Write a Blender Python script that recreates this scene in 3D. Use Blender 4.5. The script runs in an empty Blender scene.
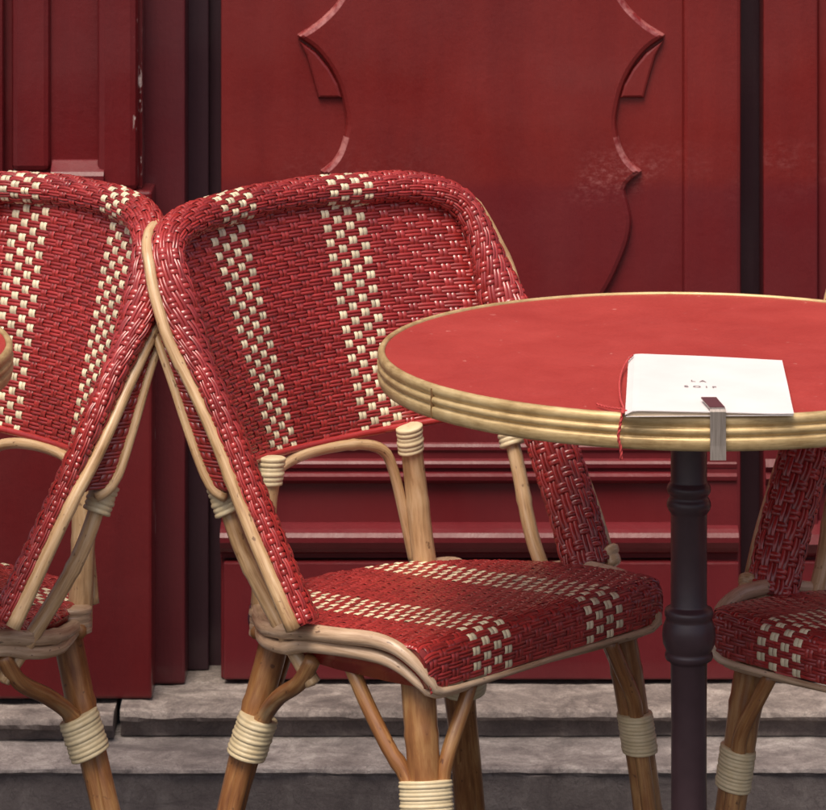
import bpy, bmesh, math, random
from mathutils import Vector, Matrix
random.seed(7)
scene = bpy.context.scene
COL = scene.collection
R = math.radians
PI = math.pi

# ------------------------------------------------------------------ helpers
def tag(o, label=None, cat=None, group=None, kind=None):
    if label: o['label'] = label
    if cat: o['category'] = cat
    if group: o['group'] = group
    if kind: o['kind'] = kind
    return o

def empty(name, loc=(0, 0, 0), rz=0.0):
    o = bpy.data.objects.new(name, None)
    o.empty_display_size = 0.05
    COL.objects.link(o)
    o.location = loc
    o.rotation_euler = (0, 0, rz)
    return o

class MB:
    """collects verts and faces (with material index and uv) for one mesh"""
    def __init__(s):
        s.v = []; s.f = []; s.m = []; s.uv = []
    def vert(s, p, uv=(0.0, 0.0)):
        s.v.append((p[0], p[1], p[2])); s.uv.append(uv)
        return len(s.v) - 1
    def face(s, idx, m=0):
        s.f.append(tuple(idx)); s.m.append(m)
    def build(s, name, mats, parent=None, smooth=True, recalc=True):
        me = bpy.data.meshes.new(name)
        me.from_pydata(s.v, [], s.f)
        if not isinstance(mats, (list, tuple)): mats = [mats]
        for m in mats: me.materials.append(m)
        me.polygons.foreach_set('material_index', s.m)
        me.polygons.foreach_set('use_smooth', [smooth] * len(s.f))
        lay = me.uv_layers.new(name='UVMap')
        lv = [0] * len(me.loops)
        me.loops.foreach_get('vertex_index', lv)
        flat = []
        for i in lv: flat.extend(s.uv[i])
        lay.data.foreach_set('uv', flat)
        if recalc:
            bm = bmesh.new(); bm.from_mesh(me)
            bmesh.ops.recalc_face_normals(bm, faces=bm.faces)
            bm.to_mesh(me); bm.free()
        me.update()
        o = bpy.data.objects.new(name, me)
        COL.objects.link(o)
        if parent: o.parent = parent
        return o

def catmull(pts, step=0.008, closed=False):
    P = [Vector(p) for p in pts]
    n = len(P)
    out = []
    segs = n if closed else n - 1
    for i in range(segs):
        p1 = P[i % n]; p2 = P[(i + 1) % n]
        p0 = P[(i - 1) % n] if (closed or i > 0) else p1 * 2 - p2
        p3 = P[(i + 2) % n] if (closed or i + 2 < n) else p2 * 2 - p1
        k = max(2, int((p2 - p1).length / step))
        # centripetal-ish (uniform is fine here)
        for j in range(k):
            t = j / k
            out.append(0.5 * ((2 * p1) + (p2 - p0) * t + (2 * p0 - 5 * p1 + 4 * p2 - p3) * t * t
                              + (3 * p1 - p0 - 3 * p2 + p3) * t ** 3))
    if not closed: out.append(P[-1])
    return out

def frames(P, up=Vector((0, 0, 1))):
    """tangent + transported normals"""
    n = len(P); T = []
    for i in range(n):
        a = P[max(0, i - 1)]; b = P[min(n - 1, i + 1)]
        T.append((b - a).normalized())
    N = []
    r = up - T[0] * up.dot(T[0])
    if r.length < 1e-3: r = Vector((1, 0, 0)) - T[0] * T[0].x
    r.normalize()
    for i in range(n):
        r = r - T[i] * r.dot(T[i]); r.normalize()
        N.append(r.copy())
    return T, N

def tube(mb, pts, rad, sides=12, m=0, smooth_path=True, step=0.008, wob=0.0, nodes=(), cap=True, squash=1.0, seed=0):
    """rad: number or function of t in 0..1.  nodes: t of cane rings.  uv = (around, metres along)"""
    P = catmull(pts, step) if smooth_path else [Vector(p) for p in pts]
    rnd = random.Random(seed)
    T, N = frames(P)
    L = [0.0]
    for i in range(1, len(P)): L.append(L[-1] + (P[i] - P[i - 1]).length)
    tot = L[-1]
    ph = rnd.uniform(0, 6)
    rings = []
    for i, p in enumerate(P):
        t = L[i] / tot
        r = rad(t) if callable(rad) else rad
        for nd in nodes:
            d = (t - nd) * tot
            r += min(.0012, .14 * r) * math.exp(-(d / 0.005) ** 2) - .0004 * math.exp(-((abs(d) - .008) / .003) ** 2)
        B = T[i].cross(N[i])
        off = (N[i] * math.sin(L[i] * 31 + ph) + B * math.cos(L[i] * 23 + ph * 2)) * wob
        ring = []
        for k in range(sides):
            a = 2 * PI * k / sides
            ring.append(mb.vert(p + off + (N[i] * math.cos(a) + B * math.sin(a) * squash) * r, (abs(k / sides * 2 - 1), L[i] + seed * 3.7)))
        rings.append(ring)
    for i in range(len(rings) - 1):
        for k in range(sides):
            k2 = (k + 1) % sides
            mb.face((rings[i][k], rings[i][k2], rings[i + 1][k2], rings[i + 1][k]), m)
    if cap:
        for ring, sgn, i in ((rings[0], -1, 0), (rings[-1], 1, -1)):
            rr = rad(0 if i == 0 else 1) if callable(rad) else rad
            c = mb.vert(P[i] + T[i] * sgn * rr * 0.25, (0.5, L[i]))
            for k in range(sides):
                k2 = (k + 1) % sides
                mb.face((ring[k], ring[k2], c) if sgn > 0 else (ring[k2], ring[k], c), m)

def lathe(mb, prof, n=48, m=0, c=(0, 0, 0), closed=False):
    rings = []
    for (r, z) in prof:
        rings.append([mb.vert((c[0] + r * math.cos(2 * PI * k / n), c[1] + r * math.sin(2 * PI * k / n), c[2] + z), (k / n, z)) for k in range(n)])
    for i in range(len(rings) - 1):
        for k in range(n):
            k2 = (k + 1) % n
            mb.face((rings[i][k], rings[i][k2], rings[i + 1][k2], rings[i + 1][k]), m)
    if closed:
        for k in range(n):
            k2 = (k + 1) % n
            mb.face((rings[-1][k], rings[-1][k2], rings[0][k2], rings[0][k]), m)
    return rings

def box(mb, a, b, ch=0.0, m=0):
    """axis aligned box with chamfered edges"""
    bm = bmesh.new()
    bmesh.ops.create_cube(bm, size=1)
    for v in bm.verts:
        v.co = Vector([(a[i] + b[i]) / 2 + v.co[i] * (b[i] - a[i]) for i in range(3)])
    if ch > 0:
        bmesh.ops.bevel(bm, geom=list(bm.edges), offset=ch, segments=2, affect='EDGES', profile=0.5)
    base = {}
    for v in bm.verts: base[v] = mb.vert(v.co, (v.co.x, v.co.z))
    for f in bm.faces: mb.face([base[v] for v in f.verts], m)
    bm.free()

def extrude_x(mb, prof, x0, x1, m=0, nx=1, noise=None):
    """open profile of (y,z) extruded along x with end caps"""
    rows = []
    for i in range(nx + 1):
        x = x0 + (x1 - x0) * i / nx
        row = []
        for j, (y, z) in enumerate(prof):
            dx, dy, dz = noise(x, j) if noise else (0, 0, 0)
            row.append(mb.vert((x + dx, y + dy, z + dz), (x, y + z)))
        rows.append(row)
    for i in range(nx):
        for j in range(len(prof) - 1):
            mb.face((rows[i][j], rows[i + 1][j], rows[i + 1][j + 1], rows[i][j + 1]), m)
    mb.face(list(reversed(rows[0])), m); mb.face(rows[-1], m)

# ------------------------------------------------------------------ materials
def new_mat(name):
    m = bpy.data.materials.new(name); m.use_nodes = True
    nt = m.node_tree
    return m, nt, nt.nodes['Principled BSDF']

def nd(nt, typ, **kw):
    n = nt.nodes.new(typ)
    for k, v in kw.items():
        if k in n.inputs: n.inputs[k].default_value = v
        else: setattr(n, k, v)
    return n

def ramp(nt, src, stops):
    r = nt.nodes.new('ShaderNodeValToRGB')
    el = r.color_ramp.elements
    el[0].position, el[0].color = stops[0][0], (*stops[0][1], 1)
    el[1].position, el[1].color = stops[-1][0], (*stops[-1][1], 1)
    for p, c in stops[1:-1]:
        e = el.new(p); e.color = (*c, 1)
    nt.links.new(src, r.inputs['Fac'])
    return r

def mix(nt, fac, a, b, mode='MIX'):
    m = nt.nodes.new('ShaderNodeMix'); m.data_type = 'RGBA'; m.blend_type = mode
    for sock, v in ((m.inputs[0], fac), (m.inputs[6], a), (m.inputs[7], b)):
        if hasattr(v, 'is_linked'): nt.links.new(v, sock)
        elif isinstance(v, (int, float)): sock.default_value = v
        else: sock.default_value = (*v, 1)
    return m.outputs[2]

def math_n(nt, op, a, b=None):
    m = nt.nodes.new('ShaderNodeMath'); m.operation = op
    for i, v in enumerate((a, b)):
        if v is None: continue
        if hasattr(v, 'is_linked'): nt.links.new(v, m.inputs[i])
        else: m.inputs[i].default_value = v
    return m.outputs[0]

def maprange(nt, v, a, b, c=0.0, d=1.0):
    m = nt.nodes.new('ShaderNodeMapRange'); m.clamp = True
    nt.links.new(v, m.inputs[0])
    for i, x in enumerate((a, b, c, d)): m.inputs[i + 1].default_value = x
    return m.outputs[0]

def bump(nt, bsdf, h, dist=0.001, strength=0.5):
    b = nt.nodes.new('ShaderNodeBump')
    b.inputs['Distance'].default_value = dist; b.inputs['Strength'].default_value = strength
    nt.links.new(h, b.inputs['Height']); nt.links.new(b.outputs[0], bsdf.inputs['Normal'])

def noise(nt, vec, scale, detail=4, rough=0.55, dist=0.0):
    n = nd(nt, 'ShaderNodeTexNoise', Scale=scale, Detail=detail, Roughness=rough, Distortion=dist)
    if vec is not None: nt.links.new(vec, n.inputs['Vector'])
    return n.outputs['Fac']

def coords(nt, which='Object', scale=None):
    t = nt.nodes.new('ShaderNodeTexCoord').outputs[which]
    if scale:
        mp = nt.nodes.new('ShaderNodeMapping'); mp.inputs['Scale'].default_value = scale
        nt.links.new(t, mp.inputs['Vector']); t = mp.outputs[0]
    return t

def mat_strand(name, c1, c2, rough, coat=0.3):
    m, nt, b = new_mat(name)
    v = coords(nt)
    f = noise(nt, v, 90, 5, 0.7)
    r = ramp(nt, f, [(0.3, c1), (0.7, c2)])
    # per strand tone
    g = nt.nodes.new('ShaderNodeNewGeometry')
    tone = maprange(nt, g.outputs['Random Per Island'], 0, 1, 0.72, 1.16)
    grime = maprange(nt, noise(nt, v, 7, 4, 0.6), 0.32, 0.6, 0.80, 1.04)
    tone = math_n(nt, 'MULTIPLY', tone, grime)
    hs = nt.nodes.new('ShaderNodeHueSaturation'); nt.links.new(r.outputs[0], hs.inputs['Color']); nt.links.new(tone, hs.inputs['Value'])
    nt.links.new(hs.outputs[0], b.inputs['Base Color'])
    rr = maprange(nt, noise(nt, v, 25, 3), 0.3, 0.7, rough - 0.07, rough + 0.12)
    nt.links.new(rr, b.inputs['Roughness'])
    b.inputs['Coat Weight'].default_value = coat; b.inputs['Coat Roughness'].default_value = 0.16
    return m

def mat_cane(name, cols, dark, rough=0.42, spot=0.66):
    """rattan pole: streaks along the length (uv.y in metres), rings and dark specks"""
    m, nt, b = new_mat(name)
    uv = coords(nt, 'UV', (5, 14, 1))
    f = noise(nt, uv, 1.6, 6, 0.6, 0.3)
    ob = coords(nt, 'Object')
    f2 = noise(nt, ob, 9, 3)
    fac = math_n(nt, 'ADD', math_n(nt, 'MULTIPLY', f, 0.6), math_n(nt, 'MULTIPLY', f2, 0.5))
    r = ramp(nt, fac, [(0.36, cols[0]), (0.55, cols[1]), (0.74, cols[2])])
    uv2 = coords(nt, 'UV', (3, 60, 1))
    sp = maprange(nt, noise(nt, uv2, 1.3, 2, 0.5), spot, spot + 0.06)
    c = mix(nt, math_n(nt, 'MULTIPLY', sp, 0.75), r.outputs[0], dark)
    nt.links.new(c, b.inputs['Base Color'])
    b.inputs['Roughness'].default_value = rough
    b.inputs['Coat Weight'].default_value = 0.35; b.inputs['Coat Roughness'].default_value = 0.25
    bump(nt, b, f, 0.0008, 0.35)
    return m

M = {}
M['red_strand'] = mat_strand('red woven resin strand', (0.305, 0.024, 0.023), (0.40, 0.038, 0.034), 0.23, 0.5)
M['cream_strand'] = mat_strand('cream woven resin strand', (0.78, 0.66, 0.44), (0.86, 0.76, 0.54), 0.38, 0.15)
m, nt, b = new_mat('weave gap shadow red'); b.inputs['Base Color'].default_value = (0.20, 0.018, 0.020, 1); b.inputs['Roughness'].default_value = 0.7
M['gap'] = m
M['pale_cane'] = mat_cane('pale rattan pole', [(0.27, 0.135, 0.050), (0.55, 0.355, 0.185), (0.71, 0.53, 0.33)], (0.13, 0.055, 0.025), 0.34)
M['leg_cane'] = mat_cane('amber rattan leg', [(0.15, 0.050, 0.018), (0.30, 0.132, 0.046), (0.50, 0.285, 0.115)], (0.09, 0.032, 0.018), 0.30)
M['rail_cane'] = mat_cane('greyed rattan rail', [(0.28, 0.16, 0.09), (0.52, 0.36, 0.235), (0.72, 0.55, 0.40)], (0.08, 0.04, 0.028), 0.42, 0.66)
M['binding'] = mat_strand('cream resin binding', (0.70, 0.56, 0.33), (0.80, 0.68, 0.45), 0.45, 0.1)

def mat_paint(name, base, dark, reflect_z=None, rough=0.38, chips=None, bumpy=1.0, coat=0.45):
    m, nt, b = new_mat(name)
    v = coords(nt, 'Object')
    big = noise(nt, v, 2.2, 5, 0.55, 0.4)
    vert = noise(nt, coords(nt, 'Object', (14, 14, 1.6)), 1.4, 4, 0.6)
    fine = noise(nt, v, 330, 3, 0.7)
    f = math_n(nt, 'ADD', math_n(nt, 'MULTIPLY', big, 0.55), math_n(nt, 'ADD', math_n(nt, 'MULTIPLY', vert, 0.32), math_n(nt, 'MULTIPLY', fine, 0.17)))
    r = ramp(nt, f, [(0.38, dark), (0.64, base)])
    c = r.outputs[0]
    sep = nt.nodes.new('ShaderNodeSeparateXYZ'); nt.links.new(v, sep.inputs[0])
    if reflect_z is not None:
        # street reflection painted in as darker red below a wavering line
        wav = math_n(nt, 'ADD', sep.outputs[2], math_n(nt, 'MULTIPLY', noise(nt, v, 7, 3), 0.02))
        k = maprange(nt, wav, reflect_z - 0.012, reflect_z + 0.008, 0.42, 0.0)
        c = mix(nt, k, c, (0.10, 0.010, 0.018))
        k2 = maprange(nt, sep.outputs[2], 0.12, 0.62, 0.35, 0.0)  # gradually darker towards the bottom
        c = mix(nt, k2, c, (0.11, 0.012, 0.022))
        # pale reflection blotches painted along the line
        n2 = maprange(nt, noise(nt, coords(nt, 'Object', (1, 1, 1.8)), 85, 8, 0.85), 0.48, 0.70)
        n3 = maprange(nt, noise(nt, v, 5.2, 2), 0.46, 0.60)
        d = math_n(nt, 'ABSOLUTE', math_n(nt, 'SUBTRACT', wav, reflect_z + 0.012))
        bandm = math_n(nt, 'MULTIPLY', maprange(nt, d, 0.004, 0.05, 1.0, 0.0), maprange(nt, sep.outputs[0], .05, .24, .25, 1.0))
        sc = math_n(nt, 'MULTIPLY', math_n(nt, 'MULTIPLY', n2, n3), math_n(nt, 'MULTIPLY', bandm, 0.60))
        c = mix(nt, sc, c, (0.52, 0.20, 0.19))
    if chips:
        # flaked paint close to an edge at x = chips[0]
        tot = None
        for (cx, w, thr, zlo) in chips:
            dx = math_n(nt, 'ABSOLUTE', math_n(nt, 'SUBTRACT', sep.outputs[0], cx))
            mk = maprange(nt, dx, w * 0.4, w, 1.0, 0.0)
            nn = maprange(nt, noise(nt, coords(nt, 'Object', (60, 60, 16)), 1.0, 4, 0.65), thr, thr + 0.03)
            q = math_n(nt, 'MULTIPLY', math_n(nt, 'MULTIPLY', mk, nn), maprange(nt, sep.outputs[2], zlo, zlo + .01))
            tot = q if tot is None else math_n(nt, 'MAXIMUM', tot, q)
        c = mix(nt, tot, c, (0.62, 0.50, 0.46))
    nt.links.new(c, b.inputs['Base Color'])
    rr = maprange(nt, noise(nt, v, 9, 5, 0.6), 0.3, 0.7, rough - 0.1, rough + 0.16)
    nt.links.new(rr, b.inputs['Roughness'])
    b.inputs['Specular IOR Level'].default_value = 0.28
    b.inputs['Coat Weight'].default_value = coat; b.inputs['Coat Roughness'].default_value = 0.12
    h = math_n(nt, 'ADD', math_n(nt, 'MULTIPLY', noise(nt, coords(nt, 'Object', (30, 30, 5)), 2.0, 5, 0.6), 1.0), math_n(nt, 'MULTIPLY', noise(nt, v, 85, 4, 0.7), 0.55))
    bump(nt, b, h, 0.0018 * bumpy, 0.55)
    return m

RB, RD = (0.205, 0.0190, 0.0165), (0.125, 0.0108, 0.0115)
M['paint'] = mat_paint('old red gloss paint', RB, RD, reflect_z=0.795)
M['paint_bright'] = mat_paint('red gloss paint on mouldings', (0.145, 0.015, 0.020), (0.095, 0.0105, 0.014), rough=0.36, coat=0.10)
M['paint_pilaster'] = mat_paint('red paint on pilaster', (0.145, 0.0125, 0.0145), (0.092, 0.0088, 0.0115), rough=0.36,
                                chips=[(-0.364, 0.006, 0.585, .80), (-0.530, 0.004, 0.64, .80), (-0.345, 0.0035, 0.66, .0)])
M['paint_dark'] = mat_paint('dark red jamb paint', (0.125, 0.015, 0.020), (0.085, 0.012, 0.017), rough=0.5)  # darker red than the door, for the jamb
M['recess'] = mat_paint('dark plum shade of the gap', (0.052, 0.019, 0.028), (0.040, 0.016, 0.023), rough=0.6)  # shade of the gap put into the base colour

def mat_stone(name, c1, c2, c3, stain, zdark=None):
    m, nt, b = new_mat(name)
    v = coords(nt, 'Object')
    f = noise(nt, v, 15, 10, 0.74, 0.4)
    fine = noise(nt, v, 260, 5, 0.8)
    fac = math_n(nt, 'ADD', math_n(nt, 'MULTIPLY', f, 0.75), math_n(nt, 'MULTIPLY', fine, 0.28))
    r = ramp(nt, fac, [(0.40, c1), (0.52, c2), (0.64, c3)])
    s = maprange(nt, noise(nt, coords(nt, 'Object', (3.0, 6, 14)), 2.4, 6, 0.7, 0.8), 0.52, 0.66)
    c = mix(nt, math_n(nt, 'MULTIPLY', s, 0.7), r.outputs[0], stain)
    vor = nt.nodes.new('ShaderNodeTexVoronoi'); vor.feature = 'DISTANCE_TO_EDGE'; vor.inputs['Scale'].default_value = 9
    dv = nt.nodes.new('ShaderNodeVectorMath'); dv.operation = 'ADD'
    nz = nt.nodes.new('ShaderNodeTexNoise'); nz.inputs['Scale'].default_value = 14; nt.links.new(v, nz.inputs['Vector'])
    nt.links.new(v, dv.inputs[0]); nt.links.new(nz.outputs['Color'], dv.inputs[1]); nt.links.new(dv.outputs[0], vor.inputs['Vector'])
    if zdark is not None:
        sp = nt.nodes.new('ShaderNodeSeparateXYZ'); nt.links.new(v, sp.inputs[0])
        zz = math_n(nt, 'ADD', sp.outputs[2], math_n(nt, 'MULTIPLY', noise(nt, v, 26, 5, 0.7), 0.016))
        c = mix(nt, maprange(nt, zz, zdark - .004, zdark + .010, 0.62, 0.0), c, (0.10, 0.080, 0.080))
    crack = maprange(nt, vor.outputs['Distance'], 0.0, 0.022, 0.45, 0.0)
    c = mix(nt, crack, c, (0.05, 0.04, 0.042))
    nt.links.new(c, b.inputs['Base Color'])
    b.inputs['Roughness'].default_value = 0.82
    h = math_n(nt, 'ADD', f, math_n(nt, 'MULTIPLY', fine, 0.4))
    bump(nt, b, h, 0.004, 0.7)
    return m
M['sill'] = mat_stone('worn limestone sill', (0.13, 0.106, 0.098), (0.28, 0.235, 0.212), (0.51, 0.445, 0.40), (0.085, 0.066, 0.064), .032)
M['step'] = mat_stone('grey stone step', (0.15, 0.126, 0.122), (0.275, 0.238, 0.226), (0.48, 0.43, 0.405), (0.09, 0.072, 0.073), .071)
M['pave'] = mat_stone('asphalt pavement', (0.04, 0.038, 0.04), (0.06, 0.056, 0.058), (0.09, 0.085, 0.085), (0.035, 0.03, 0.032))

m, nt, b = new_mat('carving edge with painted highlight')
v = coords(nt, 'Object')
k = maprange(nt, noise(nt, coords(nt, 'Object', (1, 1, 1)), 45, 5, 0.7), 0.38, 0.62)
nt.links.new(mix(nt, k, (0.20, 0.020, 0.021), (0.42, 0.16, 0.15)), b.inputs['Base Color'])  # sky highlight on the edges mixed into the base colour
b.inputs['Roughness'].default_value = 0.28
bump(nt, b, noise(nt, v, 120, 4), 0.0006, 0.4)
M['edge_highlight'] = m

m, nt, b = new_mat('red laminate table top')
v = coords(nt, 'Object')
f = noise(nt, v, 420, 2, 0.5); g2 = noise(nt, v, 9, 4)
r = ramp(nt, math_n(nt, 'ADD', math_n(nt, 'MULTIPLY', f, 0.5), math_n(nt, 'MULTIPLY', g2, 0.5)), [(0.36, (0.315, 0.031, 0.027)), (0.66, (0.410, 0.050, 0.042))])
dust = maprange(nt, noise(nt, v, 120, 2, 0.4), 0.755, 0.78, 0, 0.45)
nt.links.new(mix(nt, dust, r.outputs[0], (0.75, 0.35, 0.3)), b.inputs['Base Color'])
b.inputs['Specular IOR Level'].default_value = 0.45
nt.links.new(maprange(nt, noise(nt, coords(nt, 'Object'), 16, 7, 0.7, 0.5), 0.35, 0.65, 0.40, 0.58), b.inputs['Roughness'])
bump(nt, b, f, 0.0003, 0.4)
M['laminate'] = m

m, nt, b = new_mat('tarnished brass edge')
v = coords(nt, 'Object')
f = noise(nt, v, 22, 6, 0.65); f2 = noise(nt, coords(nt, 'Object', (1, 1, 9)), 60, 4, 0.6)
r = ramp(nt, math_n(nt, 'ADD', math_n(nt, 'MULTIPLY', f, 0.6), math_n(nt, 'MULTIPLY', f2, 0.4)), [(0.34, (0.36, 0.23, 0.095)), (0.52, (0.58, 0.42, 0.205)), (0.72, (0.72, 0.56, 0.31))])
nt.links.new(r.outputs[0], b.inputs['Base Color'])
b.inputs['Metallic'].default_value = 0.35
nt.links.new(maprange(nt, f, 0.3, 0.7, 0.34, 0.55), b.inputs['Roughness'])
bump(nt, b, f2, 0.0004, 0.3)
M['brass'] = m

m, nt, b = new_mat('black enamel cast iron')
v = coords(nt, 'Object')
r = ramp(nt, noise(nt, v, 30, 5), [(0.3, (0.046, 0.024, 0.029)), (0.7, (0.066, 0.036, 0.043))])
nt.links.new(r.outputs[0], b.inputs['Base Color']); b.inputs['Roughness'].default_value = 0.32
bump(nt, b, noise(nt, v, 90, 3), 0.0005, 0.35)
M['iron'] = m

m, nt, b = new_mat('white paper cover')
v = coords(nt, 'Object')
r = ramp(nt, noise(nt, v, 12, 5), [(0.3, (0.68, 0.63, 0.62)), (0.7, (0.76, 0.71, 0.70))])
nt.links.new(r.outputs[0], b.inputs['Base Color']); b.inputs['Roughness'].default_value = 0.75
bump(nt, b, noise(nt, v, 300, 3), 0.0002, 0.3)
M['paper'] = m
m, nt, b = new_mat('cream page edges')
r = ramp(nt, noise(nt, coords(nt, 'Object', (1, 1, 60)), 30, 3), [(0.3, (0.50, 0.37, 0.24)), (0.7, (0.72, 0.60, 0.44))])
nt.links.new(r.outputs[0], b.inputs['Base Color']); b.inputs['Roughness'].default_value = 0.8
M['pages'] = m
m, nt, b = new_mat('grey print'); b.inputs['Base Color'].default_value = (0.16, 0.12, 0.13, 1); b.inputs['Roughness'].default_value = 0.7
M['print'] = m
m, nt, b = new_mat('red cotton cord')
r = ramp(nt, noise(nt, coords(nt), 400, 2), [(0.3, (0.36, 0.03, 0.03)), (0.7, (0.56, 0.075, 0.07))])
nt.links.new(r.outputs[0], b.inputs['Base Color']); b.inputs['Roughness'].default_value = 0.8
M['cord'] = m
m, nt, b = new_mat('brushed steel clip')
f = noise(nt, coords(nt, 'Object', (90, 90, 4)), 6, 3)
r = ramp(nt, f, [(0.3, (0.34, 0.29, 0.25)), (0.7, (0.55, 0.48, 0.42))])
nt.links.new(r.outputs[0], b.inputs['Base Color']); b.inputs['Metallic'].default_value = 0.8; b.inputs['Roughness'].default_value = 0.38
M['steel'] = m
m, nt, b = new_mat('dark brass seam'); b.inputs['Base Color'].default_value = (0.20, 0.11, 0.045, 1); b.inputs['Roughness'].default_value = 0.6
M['seam'] = m
m, nt, b = new_mat('dark clip pad'); b.inputs['Base Color'].default_value = (0.10, 0.035, 0.042, 1); b.inputs['Roughness'].default_value = 0.5
M['pad'] = m

# ------------------------------------------------------------------ weaving
def weave(mb, P, nc, nr, white, keep=None, amp=0.0009, rise=0.0012, wl=0.62, pair=0.30, sw=0.135):
    """plain weave of paired strands.  P(c, r) -> Vector (c column, r row).  white(i, j) -> bool for the warp pair.
    material 0 red, 1 cream"""
    XI = ((-1.0, 0.0), (-0.45, 0.86), (0.45, 0.86), (1.0, 0.0))
    NS = 4
    def patch(f, along_n, m, jit):
        # f(tau, xi) -> (c, r);   tau 0..1 along the strand
        rows = []
        for k in range(along_n + 1):
            tau = k / along_n
            hh = -amp + 2.05 * amp * (1 - abs(2 * tau - 1) ** 2.2) + jit
            row = []
            for xi, rd in XI:
                c, r = f(tau, xi)
                row.append(mb.vert(P(c, r) + nrm * (hh + rise * rd), (c, r)))
            rows.append(row)
        for k in range(along_n):
            for q in range(3):
                mb.face((rows[k][q], rows[k][q + 1], rows[k + 1][q + 1], rows[k + 1][q]), m)
    rnd = random.Random(3)
    for i in range(nc):
        for j in range(nr):
            ci, cj = i + 0.5, j + 0.5
            if keep and not keep(ci, cj): continue
            e = 0.2
            p0 = P(ci, cj)
            dc = P(ci + e, cj) - P(ci - e, cj); dr = P(ci, cj + e) - P(ci, cj - e)
            nrm = dc.cross(dr)
            if nrm.length < 1e-12: continue
            nrm.normalize()
            if (i + j) % 2 == 0:
                for s in (-1, 1):
                    o = s * 0.175 + rnd.uniform(-.012, .012); jt = rnd.uniform(-.00035, .00035)
                    patch(lambda t, x: (ci + o + x * 0.165, cj + (t - 0.5) * 2 * wl), NS, 1 if white(i, j) else 0, jt)
            else:
                for s in (-1, 1):
                    o = s * 0.245 + rnd.uniform(-.02, .02); jt = rnd.uniform(-.00035, .00035)
                    patch(lambda t, x: (ci + (t - 0.5) * 2 * 0.66, cj + o + x * 0.225), NS, 0, jt)

def backing(mb, P, nc, nr, off, m, sub=1, keep=None):
    idx = {}
    def vv(i, j):
        if (i, j) not in idx:
            c, r = i / sub, j / sub; e = 0.15
            n = (P(c + e, r) - P(c - e, r)).cross(P(c, r + e) - P(c, r - e))
            if n.length > 1e-12: n.normalize()
            idx[(i, j)] = mb.vert(P(c, r) + n * off, (c, r))
        return idx[(i, j)]
    for i in range(nc * sub):
        for j in range(nr * sub):
            if keep and not keep((i + 0.5) / sub, (j + 0.5) / sub): continue
            mb.face((vv(i, j), vv(i + 1, j), vv(i + 1, j + 1), vv(i, j + 1)), m)

def lerp_tab(tab, x):
    if x <= tab[0][0]: return tab[0][1]
    for (a, va), (b_, vb) in zip(tab, tab[1:]):
        if x <= b_: return va + (vb - va) * (x - a) / (b_ - a)
    return tab[-1][1]

# ------------------------------------------------------------------ the chair (local: front = -Y, X lateral, Z up)
RIM_HALF = [(.224, -.054, .466), (.230, -.030, .512), (.236, .010, .585), (.241, .050, .659), (.246, .096, .735), (.248, .122, .785),
            (.247, .138, .814), (.238, .155, .841), (.214, .172, .857), (.17, .189, .866), (.11, .203, .868), (.055, .212, .870), (0, .215, .870)]

RIM_NARROW = [(.224, -.054, .466), (.230, -.030, .512), (.235, .010, .585), (.238, .050, .659), (.233, .096, .735), (.229, .122, .785),
              (.220, .138, .814), (.203, .155, .841), (.176, .172, .857), (.14, .189, .866), (.10, .203, .868), (.055, .212, .870), (0, .215, .870)]

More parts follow.
